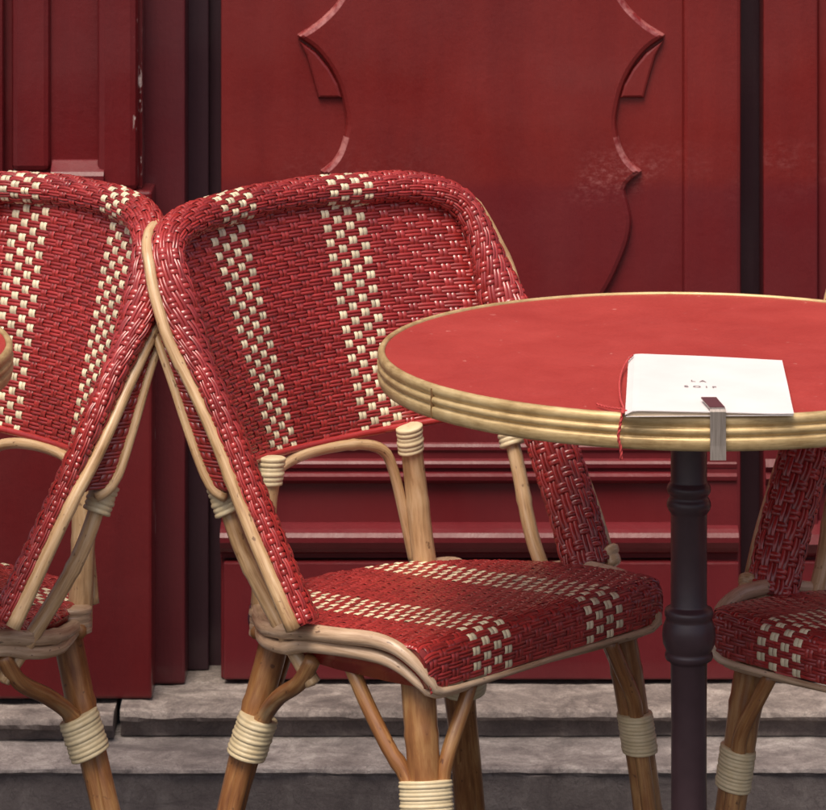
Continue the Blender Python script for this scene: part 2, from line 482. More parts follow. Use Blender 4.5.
def make_chair(name, RIM_HALF=RIM_HALF, dth=0.0, dpsi=0.0, far=1, skew=0):
    # far: the side (+1 / -1) whose rim runs on down behind the seat and whose pole end is tied
    root = empty(name)
    W3 = [M['red_strand'], M['cream_strand'], M['gap']]
    # ---- backrest panel
    Yc = [(.58, .152), (.66, .166), (.74, .182), (.80, .192), (.88, .209)]
    Bow = [(.58, .125), (.69, .082), (.80, .050), (.88, .03)]
    pitch = [(.58, .0137), (.86, .0173)]
    rimX = [(z, x) for (x, y, z) in RIM_HALF[:12]] + [(.8705, 0.0)]
    def panel_pt(X, z):
        xr = lerp_tab(rimX, z)
        X = max(-xr, min(xr, X))
        return Vector((X, lerp_tab(Yc, z) - lerp_tab(Bow, z) * (abs(X) / .24) ** 2.1, z))
    NCp, NRp, rp = 37, 34, 0.0083
    def lean(z): return skew * lerp_tab([(.60, -.011), (.86, .0173)], z)
    def Pp(c, r):
        z0 = .592 + r * rp
        X = (c - NCp / 2) * lerp_tab(pitch, z0) + lean(z0)
        z = z0 + 0.016 * (abs(X) / .2) ** 2 * max(0.0, 1 - r / 14)
        return panel_pt(X, z)
    def keep_p(c, r):
        z0 = .592 + r * rp
        X = abs((c - NCp / 2) * lerp_tab(pitch, z0) + lean(z0))
        return X < lerp_tab(rimX, z0) + 0.002
    half = NCp // 2
    mb = MB()
    weave(mb, Pp, NCp, NRp, lambda i, j: 4 <= abs(i - half) <= 7, keep_p)
    backing(mb, Pp, NCp, NRp, -0.0010, 2, 1, keep_p)
    # rear skin of the panel
    backing(mb, Pp, NCp, NRp, -0.006, 0, 1, keep_p)
    # rolled bottom edge
    bot = [Pp(c, 0) for c in [x / 2 for x in range(0, NCp * 2 + 1)] if keep_p(c, 0)]
    tube(mb, bot, 0.0045, 8, 0, False)
    mb.build('backrest', W3, root, recalc=False)
    # ---- rim
    full = [(-x, y, z) for (x, y, z) in RIM_HALF] + [p for p in reversed(RIM_HALF[:-1])]
    ext = [(far * .219, -.066, .446)]
    full = full + ext if far > 0 else ext + full
    C = catmull(full, 0.004)
    L = [0.0]
    for i in range(1, len(C)): L.append(L[-1] + (C[i] - C[i - 1]).length)
    tot = L[-1]
    fr = []; edge = []
    for i, p in enumerate(C):
        T = (C[min(len(C) - 1, i + 1)] - C[max(0, i - 1)]).normalized()
        O = Vector((max(-1, min(1, p.x / .25)) ** 3, 0, max(0.0, (p.z - .79) / .08) ** 1.5))
        O = O - T * O.dot(T); O.normalize()
        B = O.cross(T)
        if B.y > 0: B = -B          # towards the front
        B.normalize()
        top = max(0.0, min(1.0, (p.z - .70) / .165)); top = top * top * (3 - 2 * top)
        phi = R(42) * (1 - top) + R(-58) * top
        a = 0.0285 * (1 - top) + 0.0192 * top
        b_ = 0.0150 * (1 - top) + 0.0168 * top
        D1 = O * math.cos(phi) + B * math.sin(phi)
        D2 = T.cross(D1).normalized()
        psi = R(lerp_tab([(.47, 16), (.58, 12), (.68, 6), (.78, 0), (.83, -15), (.855, -45), (.866, -85), (.870, -100)], p.z))
        psi -= R(dpsi) * max(0.0, min(1.0, (p.z - .60) / .20))
        dd = O * math.cos(psi) + B * math.sin(psi)
        rr_ = 1 / math.sqrt((dd.dot(D1) / a) ** 2 + (dd.dot(D2) / b_) ** 2)
        edge.append(p + dd * (rr_ + .0045))
        fr.append((p, D1, D2, a, b_))
    def rim_at(s):
        s = max(0.0, min(tot - 1e-6, s))
        k = min(len(C) - 2, int(s / tot * (len(C) - 1)))
        while k > 0 and L[k] > s: k -= 1
        while k < len(C) - 2 and L[k + 1] < s: k += 1
        t = (s - L[k]) / (L[k + 1] - L[k])
        A, Bq = fr[k], fr[k + 1]
        return tuple(A[q] + (Bq[q] - A[q]) * t for q in range(5))
    NCr = int(round(tot / .0173)); NCr += (NCr + 1) % 2
    NRr = 16
    cache = {}
    sgn = -1
    def Pr(c, r):
        key = round(c, 4)
        if key not in cache: cache[key] = rim_at(tot * c / NCr)
        p, D1, D2, a, b_ = cache[key]
        th = sgn * 2 * PI * r / NRr
        return p + D1 * (a * math.cos(th)) + D2 * (b_ * math.sin(th))
    hr = NCr // 2
    # make sure the weave normal points outward
    e = .2
    n = (Pr(hr + .5 + e, 1.5) - Pr(hr + .5 - e, 1.5)).cross(Pr(hr + .5, 1.5 + e) - Pr(hr + .5, 1.5 - e))
    if n.dot(Pr(hr + .5, 1.5) - rim_at(tot * (hr + .5) / NCr)[0]) < 0: sgn = 1
    mb = MB()
    weave(mb, Pr, NCr, NRr, lambda i, j: 4 <= abs(i - hr - skew) <= 7, None, 0.0010, 0.0012)
    backing(mb, Pr, NCr, NRr, -0.0012, 2)
    for c_ in (0, NCr):
        ring = [mb.vert(Pr(c_, r)) for r in range(NRr)]
        mb.face(ring, 0)
    mb.build('rim_roll', W3, root, recalc=False)
    # pole that edges the rim
    mb = MB()
    edge = [q for q, f in zip(edge, fr) if f[0].z > .4655]
    path = edge
    tube(mb, path[::3] + [path[-1]], lambda t: .0086 - .0026 * math.sin(PI * t) ** .7, 10, 0, False, wob=0.0006, nodes=(.12, .21, .8, .9), seed=1)
    ep_obj = mb.build('edge_pole', M['pale_cane'], root)
    # thin pole behind each side of the rim, with a strip of weave between
    for s in (-1, 1):
        th = [(s * (.258 - dth * 1.3), .180, .812), (s * (.264 - dth), .152, .772), (s * (.262 - dth * .7), .122, .715), (s * (.258 - dth * .3), .095, .655), (s * .253, .074, .610), (s * .249, .062, .594), (s * .243, .052, .588)]
        mb = MB(); tube(mb, th, lambda t: .0052 + .001 * t, 8, 0, seed=2 + s); mb.build('side_pole', M['pale_cane'], root)
        q0 = catmull([(x, y, z) for (x, y, z) in th[:5]], .02)
        mb = MB()
        NR2 = 26
        def Ps(c, r):
            z = .797 - (.797 - .597) * r / NR2
            xt = lerp_tab([(p[2], abs(p[0])) for p in reversed(th[:6])], z); yt = lerp_tab([(p[2], p[1]) for p in reversed(th[:6])], z)
            xr = lerp_tab([(p[2], p[0]) for p in RIM_HALF], z) + .008; yr = lerp_tab([(p[2], p[1]) for p in RIM_HALF], z) + .004
            k = c / 2
            return Vector((s * (xr + (xt - xr) * k), yr + (yt - yr) * k, z))
        # orientation so that the normal points outwards
        if s > 0: P2 = lambda c, r: Ps(2 - c, r)
        else: P2 = Ps
        n = (P2(1.2, 5) - P2(.8, 5)).cross(P2(1, 5.2) - P2(1, 4.8))
        if n.x * s < 0:
            P3 = P2; P2 = lambda c, r, P3=P3: P3(2 - c, r)
        weave(mb, P2, 2, NR2, lambda i, j: False)
        backing(mb, P2, 2, NR2, -.001, 2)
        mb.build('side_web', W3, root, recalc=False)
    # ---- seat
    Wt = [(-.21, .194), (-.185, .197), (-.15, .204), (-.08, .210), (-.03, .209), (.0, .202), (.04, .184), (.08, .157), (.11, .129), (.13, .103), (.145, .074), (.157, .035), (.161, 0.0)]
    def Wseat(Y): return lerp_tab(Wt, Y)
    # path front to back : rows counted from the rear
    prof = [(.166, .436), (.10, .440), (0, .447), (-.10, .456), (-.178, .4635), (-.190, .4630), (-.1985, .4575), (-.203, .449), (-.2045, .438), (-.2045, .428), (-.2045, .417)]
    pl = [0.0]
    for q, w in zip(prof, prof[1:]): pl.append(pl[-1] + math.hypot(q[0] - w[0], q[1] - w[1]))
    rows_t = pl[-1]
    rs = 0.0078
    NRs = int(rows_t / rs); NCs = 27; ps = .0165
    def prof_at(s):
        s = max(0, min(rows_t, s))
        return lerp_tab(list(zip(pl, [q[0] for q in prof])), s), lerp_tab(list(zip(pl, [q[1] for q in prof])), s)
    def Psn(c, r):
        s = rows_t * r / NRs
        Y, z = prof_at(s)
        X = (c - NCs / 2) * ps
        w = Wseat(Y)
        if s > pl[5]: w -= .008 * (s - pl[5]) / (rows_t - pl[5])
        X = max(-w, min(w, X))
        crown = .004 * (1 - (X / .21) ** 2) * min(1, max(0, (rows_t - s) / .08)) * min(1, s / .05)
        edge = max(0.0, (abs(X) - (w - .012)) / .012)
        return Vector((X, Y, z + crown * .5 - .004 * edge ** 2))
    def keep_s(c, r):
        s = rows_t * r / NRs
        Y, z = prof_at(s)
        return abs((c - NCs / 2) * ps) < Wseat(Y) + .009
    Pq = lambda c, r: Psn(NCs - c, r)
    hs_ = NCs // 2
    mb = MB()
    weave(mb, Pq, NCs, NRs, lambda i, j: 4 <= abs(i - hs_) <= 7, keep_s, .0006, .0009)
    backing(mb, Pq, NCs, NRs, -.0007, 2, 1, keep_s)
    # skirt and underside
    out = []
    for k in range(61):
        Y = -.2 + k / 60 * .366
        out.append((Wseat(Y) - .002, Y))
    loop = [(x, y) for x, y in out] + [(-x, y) for x, y in reversed(out[:-1])]
    def ztop(y): return lerp_tab([(q[0], q[1]) for q in reversed(prof[:8])], y) - .004
    tp = [mb.vert((x, y, ztop(y)), (0, 0)) for x, y in loop]
    bt = [mb.vert((x * .97, y, min(.418, ztop(y) - .02)), (0, 0)) for x, y in loop]
    for k in range(len(loop)):
        k2 = (k + 1) % len(loop)
        mb.face((tp[k], tp[k2], bt[k2], bt[k]), 0)
    mb.face(bt, 2)
    mb.build('seat', W3, root, recalc=False)
    # ---- rails
    half_u = [(.132, .118, .434), (.163, .084, .435), (.194, .040, .438), (.214, -.01, .447), (.222, -.055, .458), (.216, -.11, .4625), (.207, -.145, .4625), (.201, -.172, .456), (.193, -.193, .440), (.184, -.203, .424), (.172, -.2055, .4135), (.10, -.2045, .4125)]
    full_u = [(-x, y, z) for x, y, z in half_u] + [(0, -.2045, .4125)] + [(x - .008, y, z - .011) if z > .43 else (x - .004, y, z) for x, y, z in reversed(half_u)]
    mb = MB(); tube(mb, full_u, lambda t: .0086 - .0052 * math.exp(-((t - .5) / .19) ** 6), 10, 0, wob=.0007, nodes=(.10, .17, .83, .9), seed=5)
    mb.build('seat_rail', M['rail_cane'], root)
    half_l = [(.130, .116, .418), (.161, .083, .419), (.192, .040, .422), (.212, -.01, .430), (.220, -.052, .443), (.213, -.11, .446), (.203, -.150, .443), (.195, -.172, .434), (.186, -.190, .420), (.170, -.196, .409), (.10, -.194, .407)]
    full_l = [(-x, y, z) for x, y, z in half_l] + [(0, -.193, .407)] + [(x - .008, y, z - .010) if z > .42 else (x - .004, y, z) for x, y, z in reversed(half_l)]
    mb = MB(); tube(mb, full_l, lambda t: .0076 - .0040 * math.exp(-((t - .5) / .19) ** 6), 10, 0, wob=.0009, nodes=(.07, .15, .85, .92), seed=6)
    mb.build('seat_rail', M['rail_cane'], root)
    # rear loop under the seat
    mb = MB(); tube(mb, [(-.165, .085, .418), (-.11, .118, .420), (0, .135, .421), (.11, .118, .420), (.165, .085, .418)], .008, 10, 0, seed=4)
    mb.build('rear_rail', M['leg_cane'], root)

    def wrap(parent, a, b_, r0, turns, mat=None, squash=1.0, axis=None):
        """a binding: stack of cord turns around the axis a-b"""
        a, b_ = Vector(a), Vector(b_)
        mb = MB(); T = (b_ - a).normalized()
        n1 = Vector(axis) if axis else T.orthogonal()
        n1 = (n1 - T * n1.dot(T)).normalized(); n2 = T.cross(n1)
        NS, per = 18, 5
        rings = []
        tot_k = turns * per
        for k in range(tot_k + 1):
            t = k / tot_k
            ph = (k % per) / per
            r = r0 + .0013 * abs(math.sin(PI * k / per)) ** .5 + .0005 * math.sin((k // per) * 2.3 + r0 * 900)
            if k in (0, tot_k): r = r0 - .002
            ring = [mb.vert(a + (b_ - a) * t + T * (.0016 * math.sin(2 * PI * q / NS)) + (n1 * math.cos(2 * PI * q / NS) + n2 * math.sin(2 * PI * q / NS) * squash) * r, (q / NS, t)) for q in range(NS)]
            rings.append(ring)
        for k in range(len(rings) - 1):
            for q in range(NS):
                q2 = (q + 1) % NS
                mb.face((rings[k][q], rings[k][q2], rings[k + 1][q2], rings[k + 1][q]))
        mb.face(list(reversed(rings[0]))); mb.face(rings[-1])
        return mb.build('binding', mat or M['binding'], parent)

    # ---- legs
    for s in (-1, 1):
        # front leg with two braces bound against it
        ax = Vector((s * .64, .77, 0))
        mb = MB()
        tube(mb, [(s * .160, -.160, .425), (s * .166, -.172, .36), (s * .170, -.181, .295), (s * .180, -.20, .15), (s * .188, -.214, 0)], lambda t: .0190 - .0025 * min(1, t * 2.4), 14, 0, wob=.0008, nodes=(.16, .52, .8), seed=10 + s)
        lg = mb.build('leg', M['leg_cane'], root)
        def off_(p, k): return (p[0] + ax.x * k, p[1] + ax.y * k, p[2])
        c1, c2, c3 = (s * .1695, -.1802, .305), (s * .175, -.191, .22), (s * .186, -.21, .05)
        mb = MB(); tube(mb, [(s * .190, -.085, .428), (s * .1905, -.112, .39), (s * .188, -.143, .345), off_(c1, .0185), off_(c2, .018), off_(c3, .018)], .0084, 10, 0, wob=.0008, nodes=(.3,), seed=13 + s)
        mb.build('brace', M['leg_cane'], lg)
        mb = MB(); tube(mb, [(s * .112, -.192, .408), (s * .128, -.194, .378), (s * .150, -.195, .338), off_(c1, -.0185), off_(c2, -.018), off_(c3, -.018)], .0084, 10, 0, wob=.0008, nodes=(.35,), seed=16 + s)
        mb.build('brace', M['leg_cane'], lg)
        wrap(lg, (s * .1692, -.1796, .314), (s * .1722, -.1856, .270), .0276, 11, None, .70, ax)
        # rear leg under the rear corner of the seat
        mb = MB()
        tube(mb, [(s * .134, .083, .432), (s * .137, .084, .42), (s * .145, .088, .38), (s * .166, .097, .30), (s * .192, .108, .20), (s * .245, .135, 0)], lambda t: .0170 - .0025 * t, 14, 0, wob=.0008, nodes=(.22, .55, .8), seed=20 + s)
        rl = mb.build('leg', M['leg_cane'], root)
        mb = MB(); tube(mb, [(s * .206, -.046, .424), (s * .203, -.022, .392), (s * .187, .028, .362), (s * .170, .070, .328), (s * .177, .085, .290), (s * .197, .098, .20), (s * .24, .12, .05)], .0092, 10, 0, wob=.0008, nodes=(.35,), seed=24 + s)
        mb.build('brace', M['leg_cane'], rl)
        mb = MB(); tube(mb, [(s * .05, .125, .415), (s * .085, .115, .385), (s * .125, .100, .345), (s * .152, .094, .305), (s * .172, .100, .24), (s * .215, .122, .09)], .0080, 10, 0, wob=.0008, nodes=(.35,), seed=44 + s)
        mb.build('brace', M['leg_cane'], rl)
        wrap(rl, (s * .1640, .083, .326), (s * .1755, .0925, .282), .0268, 9, None, .80, (s * .6, -.75, 0))
        wrap(rl, (s * .1400, .090, .441), (s * .1400, .090, .411), .0225, 4, M['rail_cane'])
        # arm post parallel to the rim
        mb = MB(); tube(mb, [(s * .231, .074, .598), (s * .225, .047, .530), (s * .2105, .012, .466), (s * .199, -.040, .394)], .0090, 10, 0, wob=.0006, nodes=(.4,), seed=27 + s)
        ap = mb.build('arm_post', M['pale_cane'], root)
        wrap(ap, (s * .2325, .073, .598), (s * .2290, .062, .566), .0148, 6)
        # rear post
        mb = MB(); tube(mb, [(s * .110, .118, .597), (s * .122, .119, .53), (s * .132, .108, .412)], lambda t: .0125 + .002 * t, 12, 0, wob=.0005, nodes=(.5,), seed=30 + s)
        rp_ = mb.build('rear_post', M['pale_cane'], root)
        wrap(rp_, (s * .1105, .118, .600), (s * .1150, .119, .568), .0146, 6)
        # pale turns tying the end of the edge pole to the rail
        if s == far:
            q = min((f for f in fr if f[0].x * s > 0), key=lambda f: abs(f[0].z - .452))
            q2 = min((f for f in fr if f[0].x * s > 0), key=lambda f: abs(f[0].z - .485))
            pe = q[0] + q[1] * (q[3] + .001); pd = (q2[0] - q[0]).normalized()
            wrap(ep_obj, pe + pd * .012, pe - pd * .012, .0090, 2, M['pale_cane'])

    # ---- arch below the backrest
    mb = MB()
    tube(mb, [(-.126, .128, .435), (-.112, .133, .50), (-.102, .137, .545), (-.088, .140, .570), (-.055, .147, .581), (0, .152, .585), (.055, .147, .583), (.088, .140, .572), (.102, .137, .548), (.114, .132, .50), (.130, .128, .435)], .0066, 10, 0, wob=.0004, nodes=(.3, .6), seed=40)
    mb.build('back_arch', M['pale_cane'], root)
    return root

def copy_tree(o, parent=None):
    c = o.copy(); COL.objects.link(c)
    if parent:
        c.parent = parent
        c.matrix_parent_inverse = o.matrix_parent_inverse.copy()
    for ch in o.children: copy_tree(ch, c)
    return c

chair = make_chair('bistro_chair', skew=-1)
CG = 'red and cream woven bistro chairs'
chair.location = (.0027, -.005, 0); chair.rotation_euler = (0, 0, R(45.7))
tag(chair, 'woven rattan chair whose whole backrest shows, left of the table with the booklet', 'chair', CG)
c = make_chair('bistro_chair', far=-1)
c.location = (.602, -.135, 0); c.rotation_euler = (0, 0, R(-46))
tag(c, 'woven rattan chair mostly hidden behind the table column, cropped by the right edge', 'chair', CG)
c = make_chair('bistro_chair', RIM_NARROW, .024, 55, far=-1)
c.location = (-.5420, .012, 0); c.rotation_euler = (0, 0, R(-50))
tag(c, 'woven rattan chair at far left, cropped by the left edge, facing leftward', 'chair', CG)
# ------------------------------------------------------------------ tables
KT = .945          # size of the tables against the drawing below (a 66 cm top at 0.77 m), standing in front of the chair backs
def seat_at(o, x, y, z):
    o.location = (x * KT, (y + 4.2) * KT - 4.2, 1.56 - (1.56 - z) * KT); o.scale = (KT, KT, KT)
def make_table(name):
    root = empty(name)
    Rr = .350
    mb = MB()
    prof = [(0.0001, .7195), (.1, .7195), (.2, .7195), (.30, .7195), (.3425, .7195), (.3432, .7190), (.3432, .695), (0.0001, .695)]
    lathe(mb, prof, 96)
    mb.build('tabletop', M['laminate'], root, smooth=False)
    mb = MB()
    ep = [(.3433, .7190), (.3438, .7212), (.3460, .7220), (.3490, .7214), (.3512, .7185), (.3516, .7150), (.3505, .7118), (.3484, .7098), (.3484, .7090),
          (.3508, .7084), (.3522, .7065), (.3520, .7035), (.3502, .7010), (.3484, .6994), (.3484, .6986), (.3508, .6980), (.3520, .6960), (.3518, .6920), (.3508, .6875), (.3492, .6848), (.3455, .6840), (.3433, .6850)]
    lathe(mb, ep, 160, closed=True)
    eb = mb.build('edge_band', M['brass'], root)
    # butt joint of the brass strip
    mb = MB(); a = R(214)
    for k in range(1):
        dx, dy = math.cos(a), math.sin(a)
        tx, ty = -dy, dx
        for zz in (.6855, .7185):
            pass
        pts = [(.3527, -.0006), (.3527, .0006)]
        q = [mb.vert((dx * r + tx * t, dy * r + ty * t, z)) for z in (.6862, .7180) for r, t in pts]
        q2 = [mb.vert((dx * (r - .005) + tx * t, dy * (r - .005) + ty * t, z)) for z in (.6862, .7180) for r, t in pts]
        mb.face((q[0], q[1], q[3], q[2])); mb.face((q2[0], q2[1], q2[3], q2[2])); mb.face((q[0], q[2], q2[2], q2[0])); mb.face((q[1], q[3], q2[3], q2[1]))
        mb.face((q[0], q[1], q2[1], q2[0])); mb.face((q[2], q[3], q2[3], q2[2]))
    mb.build('joint', M['seam'], eb, smooth=False)
    # column
    mb = MB()
    prof = [(.09, .6945), (.09, .689), (.03, .684), (.0212, .676), (.0205, .66), (.0205, .573), (.0215, .5705), (.0240, .5675), (.0250, .5630), (.0240, .5590), (.0218, .5565), (.0216, .5545), (.0234, .5520), (.0248, .5480),
            (.0250, .5440), (.0236, .5400), (.0216, .5375), (.0205, .535), (.0205, .433), (.0218, .4305), (.0262, .4285), (.0278, .4240), (.0272, .4200), (.0256, .4180), (.0266, .4150), (.0292, .4080), (.0302, .3990), (.0292, .3890),
            (.0262, .3820), (.0250, .3800), (.0268, .3780), (.0272, .3750), (.0262, .3715), (.0225, .3695), (.0206, .366), (.0200, .30), (.0205, .05), (.026, .03), (.03, .01), (.03, -.015), (.0001, -.02)]
    lathe(mb, prof, 48)
    mb.build('column', M['iron'], root)
    # three curved feet
    for k in range(3):
        a = R(30 + 120 * k); mb = MB()
        tube(mb, [(math.cos(a) * r, math.sin(a) * r, z) for r, z in ((.015, .01), (.08, .015), (.16, -.015), (.21, -.06), (.235, -.079))], lambda t: .018 - .007 * t, 10, 0)
        mb.build('foot', M['iron'], root)
    return root

tb = make_table('bistro_table')
TX = .3115
seat_at(tb, TX, 0, 0)
tag(tb, 'round red bistro table with ridged brass edge and black column, carrying the white booklet', 'table', 'round red bistro tables')
tb2 = copy_tree(tb)
seat_at(tb2, -.805, 0, 0)
tb2['label'] = 'brass rimmed bistro table just peeking in at the left edge before the left chair'

# ------------------------------------------------------------------ booklet on the table
bk = empty('menu_booklet')
seat_at(bk, TX, 0, .7222)
tag(bk, 'white menu booklet with small grey lettering and a red cord, lying at the table edge', 'menu')
c00 = Vector((.2395, -.0660)); c10 = Vector((.4080, -.0880)); c11 = Vector((.3940, -.3520)); c01 = Vector((.2190, -.3585))
off = Vector((TX, 0))
def bpos(u, v, z):
    p = (c00 * (1 - u) + c10 * u) * (1 - v) + (c01 * (1 - u) + c11 * u) * v - off
    return Vector((p.x, p.y, z))
def btop(u, v):
    h = .0075 * (1 - .45 * u) - .0045 * max(0, 1 - u / .07) ** 2
    h += .0012 * math.sin(v * 5 + u * 3) * u * (1 - u) * 2
    h -= .0035 * max(0, (u - .2)) * max(0, v - .55) * 2
    return max(h, .0028)
def sheet(mb, zt, th, u0, u1, v0, v1, n=18):
    g = [[[], []] for _ in range(n + 1)]
    for i in range(n + 1):
        for j in range(n + 1):
            u = u0 + (u1 - u0) * i / n; v_ = v0 + (v1 - v0) * j / n
            zz = zt(u, v_)
            g[i][0].append(mb.vert(bpos(u, v_, zz), (u, v_))); g[i][1].append(mb.vert(bpos(u, v_, max(zz - th, .0002) if th else .0004), (u, v_)))
    for i in range(n):
        for j in range(n):
            mb.face((g[i][0][j], g[i + 1][0][j], g[i + 1][0][j + 1], g[i][0][j + 1])); mb.face((g[i][1][j], g[i][1][j + 1], g[i + 1][1][j + 1], g[i + 1][1][j]))
        mb.face((g[i][0][0], g[i][1][0], g[i + 1][1][0], g[i + 1][0][0])); mb.face((g[i][0][n], g[i + 1][0][n], g[i + 1][1][n], g[i][1][n]))
        mb.face((g[0][0][i], g[0][0][i + 1], g[0][1][i + 1], g[0][1][i])); mb.face((g[n][0][i], g[n][1][i], g[n][1][i + 1], g[n][0][i + 1]))
mb = MB(); sheet(mb, btop, .0009, 0, 1, 0, 1, 24); cv = mb.build('cover', M['paper'], bk, smooth=False)
mb = MB(); sheet(mb, lambda u, v: .0008, .0007, .004, .996, .002, .998); mb.build('back_cover', M['paper'], bk, smooth=False)
mb = MB(); sheet(mb, lambda u, v: btop(u, v) - .0011, 0, .012, .985, .008, .992); mb.build('pages', M['pages'], bk, smooth=False)
def text_mesh(name, body, size, mat, parent, spacing=1.0):
    cu = bpy.data.curves.new(name, 'FONT'); cu.body = body; cu.size = size; cu.align_x = 'CENTER'; cu.align_y = 'CENTER'; cu.extrude = .00008; cu.space_character = spacing
    tmp = bpy.data.objects.new(name + '_tmp', cu); COL.objects.link(tmp)
    dg = bpy.context.evaluated_depsgraph_get(); dg.update()
    me = bpy.data.meshes.new_from_object(tmp.evaluated_get(dg)); me.name = name
    bpy.data.objects.remove(tmp); bpy.data.curves.remove(cu)
    me.materials.clear(); me.materials.append(mat)
    o = bpy.data.objects.new(name, me); COL.objects.link(o); o.parent = parent
    return o
ang = math.atan2((c10 - c00).y, (c10 - c00).x)
for body, u, v_, sp in (('LA', .445, .475, 1.7), ('SOIF', .455, .575, 1.75)):
    t = text_mesh('lettering', body, .0112, M['print'], cv, sp)
    p = bpos(u, v_, btop(u, v_) + .0006)
    t.location = p
    e_ = .05
    du = bpos(u + e_, v_, btop(u + e_, v_)) - bpos(u - e_, v_, btop(u - e_, v_)); dv = bpos(u, v_ - e_, btop(u, v_ - e_)) - bpos(u, v_ + e_, btop(u, v_ + e_))
    X_ = du.normalized(); Z_ = du.cross(dv).normalized(); Y_ = Z_.cross(X_)
    t.rotation_euler = Matrix((X_, Y_, Z_)).transposed().to_euler()
# red cord round the spine
def twist(mb, pts, r, tw=260):
    P = catmull(pts, .0015); T, N = frames(P)
    for ph in (0, PI):
        Lq = 0; path = []
        for i, p in enumerate(P):
            if i: Lq += (P[i] - P[i - 1]).length
            B = T[i].cross(N[i]); a = Lq * tw * 2 + ph
            path.append(p + (N[i] * math.cos(a) + B * math.sin(a)) * r * .55)
        tube(mb, path, r * .75, 6, 0, False)
mb = MB()
k0 = bpos(0, .93, .004) + Vector((-.002, 0, 0))
twist(mb, [bpos(.03, .05, .0085), bpos(-.005, .12, .006), bpos(-.035, .25, .0022), bpos(-.045, .45, .0018), bpos(-.035, .7, .0018), bpos(-.012, .88, .003), k0], .0011)
twist(mb, [bpos(-.175, .80, .0014), bpos(-.12, .85, .0018), bpos(-.06, .90, .003), k0, bpos(.01, .955, .003), bpos(.03, .93, .0015)], .0011)
kx = k0.x
yo = -math.sqrt(.3545 ** 2 - (kx - .002) ** 2)
twist(mb, [k0, bpos(-.012, .985, .0035), Vector((kx - .001, yo + .004, .0022)), Vector((kx - .002, yo - .0015, -.003)), Vector((kx - .004, yo - .0022, -.013)), Vector((kx - .0055, yo - .0025, -.024)), Vector((kx - .003, yo - .0022, -.036)), Vector((kx - .0025, yo - .002, -.047))], .0014)
mb.build('cord', M['cord'], bk)

# ------------------------------------------------------------------ clip on the booklet
cl = empty('tablecloth_clip')
seat_at(cl, TX + .0030, -.349, .7222)
tag(cl, 'small steel clip pinching the front of the white booklet over the brass table edge', 'clip')
def strip(mb, prof, w0, th):
    """bent strip: profile (y,z) with half width, thickness th"""
    L_ = []; 
    for k, (y, z, w, sx) in enumerate(prof):
        a = prof[max(0, k - 1)]; b2 = prof[min(len(prof) - 1, k + 1)]
        t = Vector((b2[0] - a[0], b2[1] - a[1])).normalized(); n_ = Vector((t.y, -t.x)) * th
        L_.append([mb.vert((sx - w, y, z)), mb.vert((sx + w, y, z)), mb.vert((sx + w, y + n_.x, z + n_.y)), mb.vert((sx - w, y + n_.x, z + n_.y))])
    for a, b2 in zip(L_, L_[1:]):
        for q in range(4):
            q2 = (q + 1) % 4
            mb.face((a[q], a[q2], b2[q2], b2[q]))
    mb.face(L_[0][::-1]); mb.face(L_[-1])
mb = MB()
strip(mb, [(.0400, .0088, .0082, -.0052), (.0200, .0084, .0082, -.003), (.0, .0080, .0082, -.0004), (-.0045, .0080, .0082, 0), (-.0066, .0072, .0082, 0.0004), (-.0074, .0052, .0082, .0005), (-.0076, -.015, .0082, .0006), (-.0080, -.030, .0082, .0006), (-.0090, -.0445, .0082, .0006)], 0, .0009)
mb.build('spring_plate', M['steel'], cl, smooth=False)
mb = MB()
strip(mb, [(.0404, .0098, .0080, -.0052), (.0200, .0094, .0080, -.003), (.0, .0090, .0080, -.0004), (-.0036, .0090, .0080, 0)], 0, .0006)
mb.build('pad', M['pad'], cl, smooth=False)

# ------------------------------------------------------------------ shop front  (door face at y = .80)
S5 = 5.0 / 3720
def wx(px, y=.80): return (px - 413) * (y + 4.2) / 3720
def wz(py, y=.80): return 1.56 - (py + 394) * (y + 4.2) / 3720
ZB, ZT = .1165, 2.35
sf = empty('painted_shopfront', (0, .80, ZB))
tag(sf, 'old red painted wooden shop front with carved door panel, dark gaps and pilaster', 'shop front')
def part(mb, name, mat, parent=None, smooth=False):
    o = mb.build(name, mat, parent or sf, smooth)
    # meshes are written in world coordinates; keep them there under the root
    base = (parent or sf)
    off_ = Vector(sf.location)
    if parent is None:
        o.location = -off_
    return o
# backing wall and dark gaps
mb = MB(); box(mb, (wx(130), .868, ZB), (wx(1400), .95, ZT)); part(mb, 'gap_backing', M['recess'])
# door leaf board
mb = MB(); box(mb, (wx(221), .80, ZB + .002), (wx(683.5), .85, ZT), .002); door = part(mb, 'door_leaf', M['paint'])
# right stile, slightly proud
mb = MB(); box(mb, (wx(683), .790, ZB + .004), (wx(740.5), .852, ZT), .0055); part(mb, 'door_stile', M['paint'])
# next leaf right of the gap
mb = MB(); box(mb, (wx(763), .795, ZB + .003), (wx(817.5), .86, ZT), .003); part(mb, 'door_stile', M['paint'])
mb = MB(); box(mb, (wx(817.8), .806, ZB + .003), (wx(1290), .86, ZT), .003); part(mb, 'door_leaf', M['paint'])
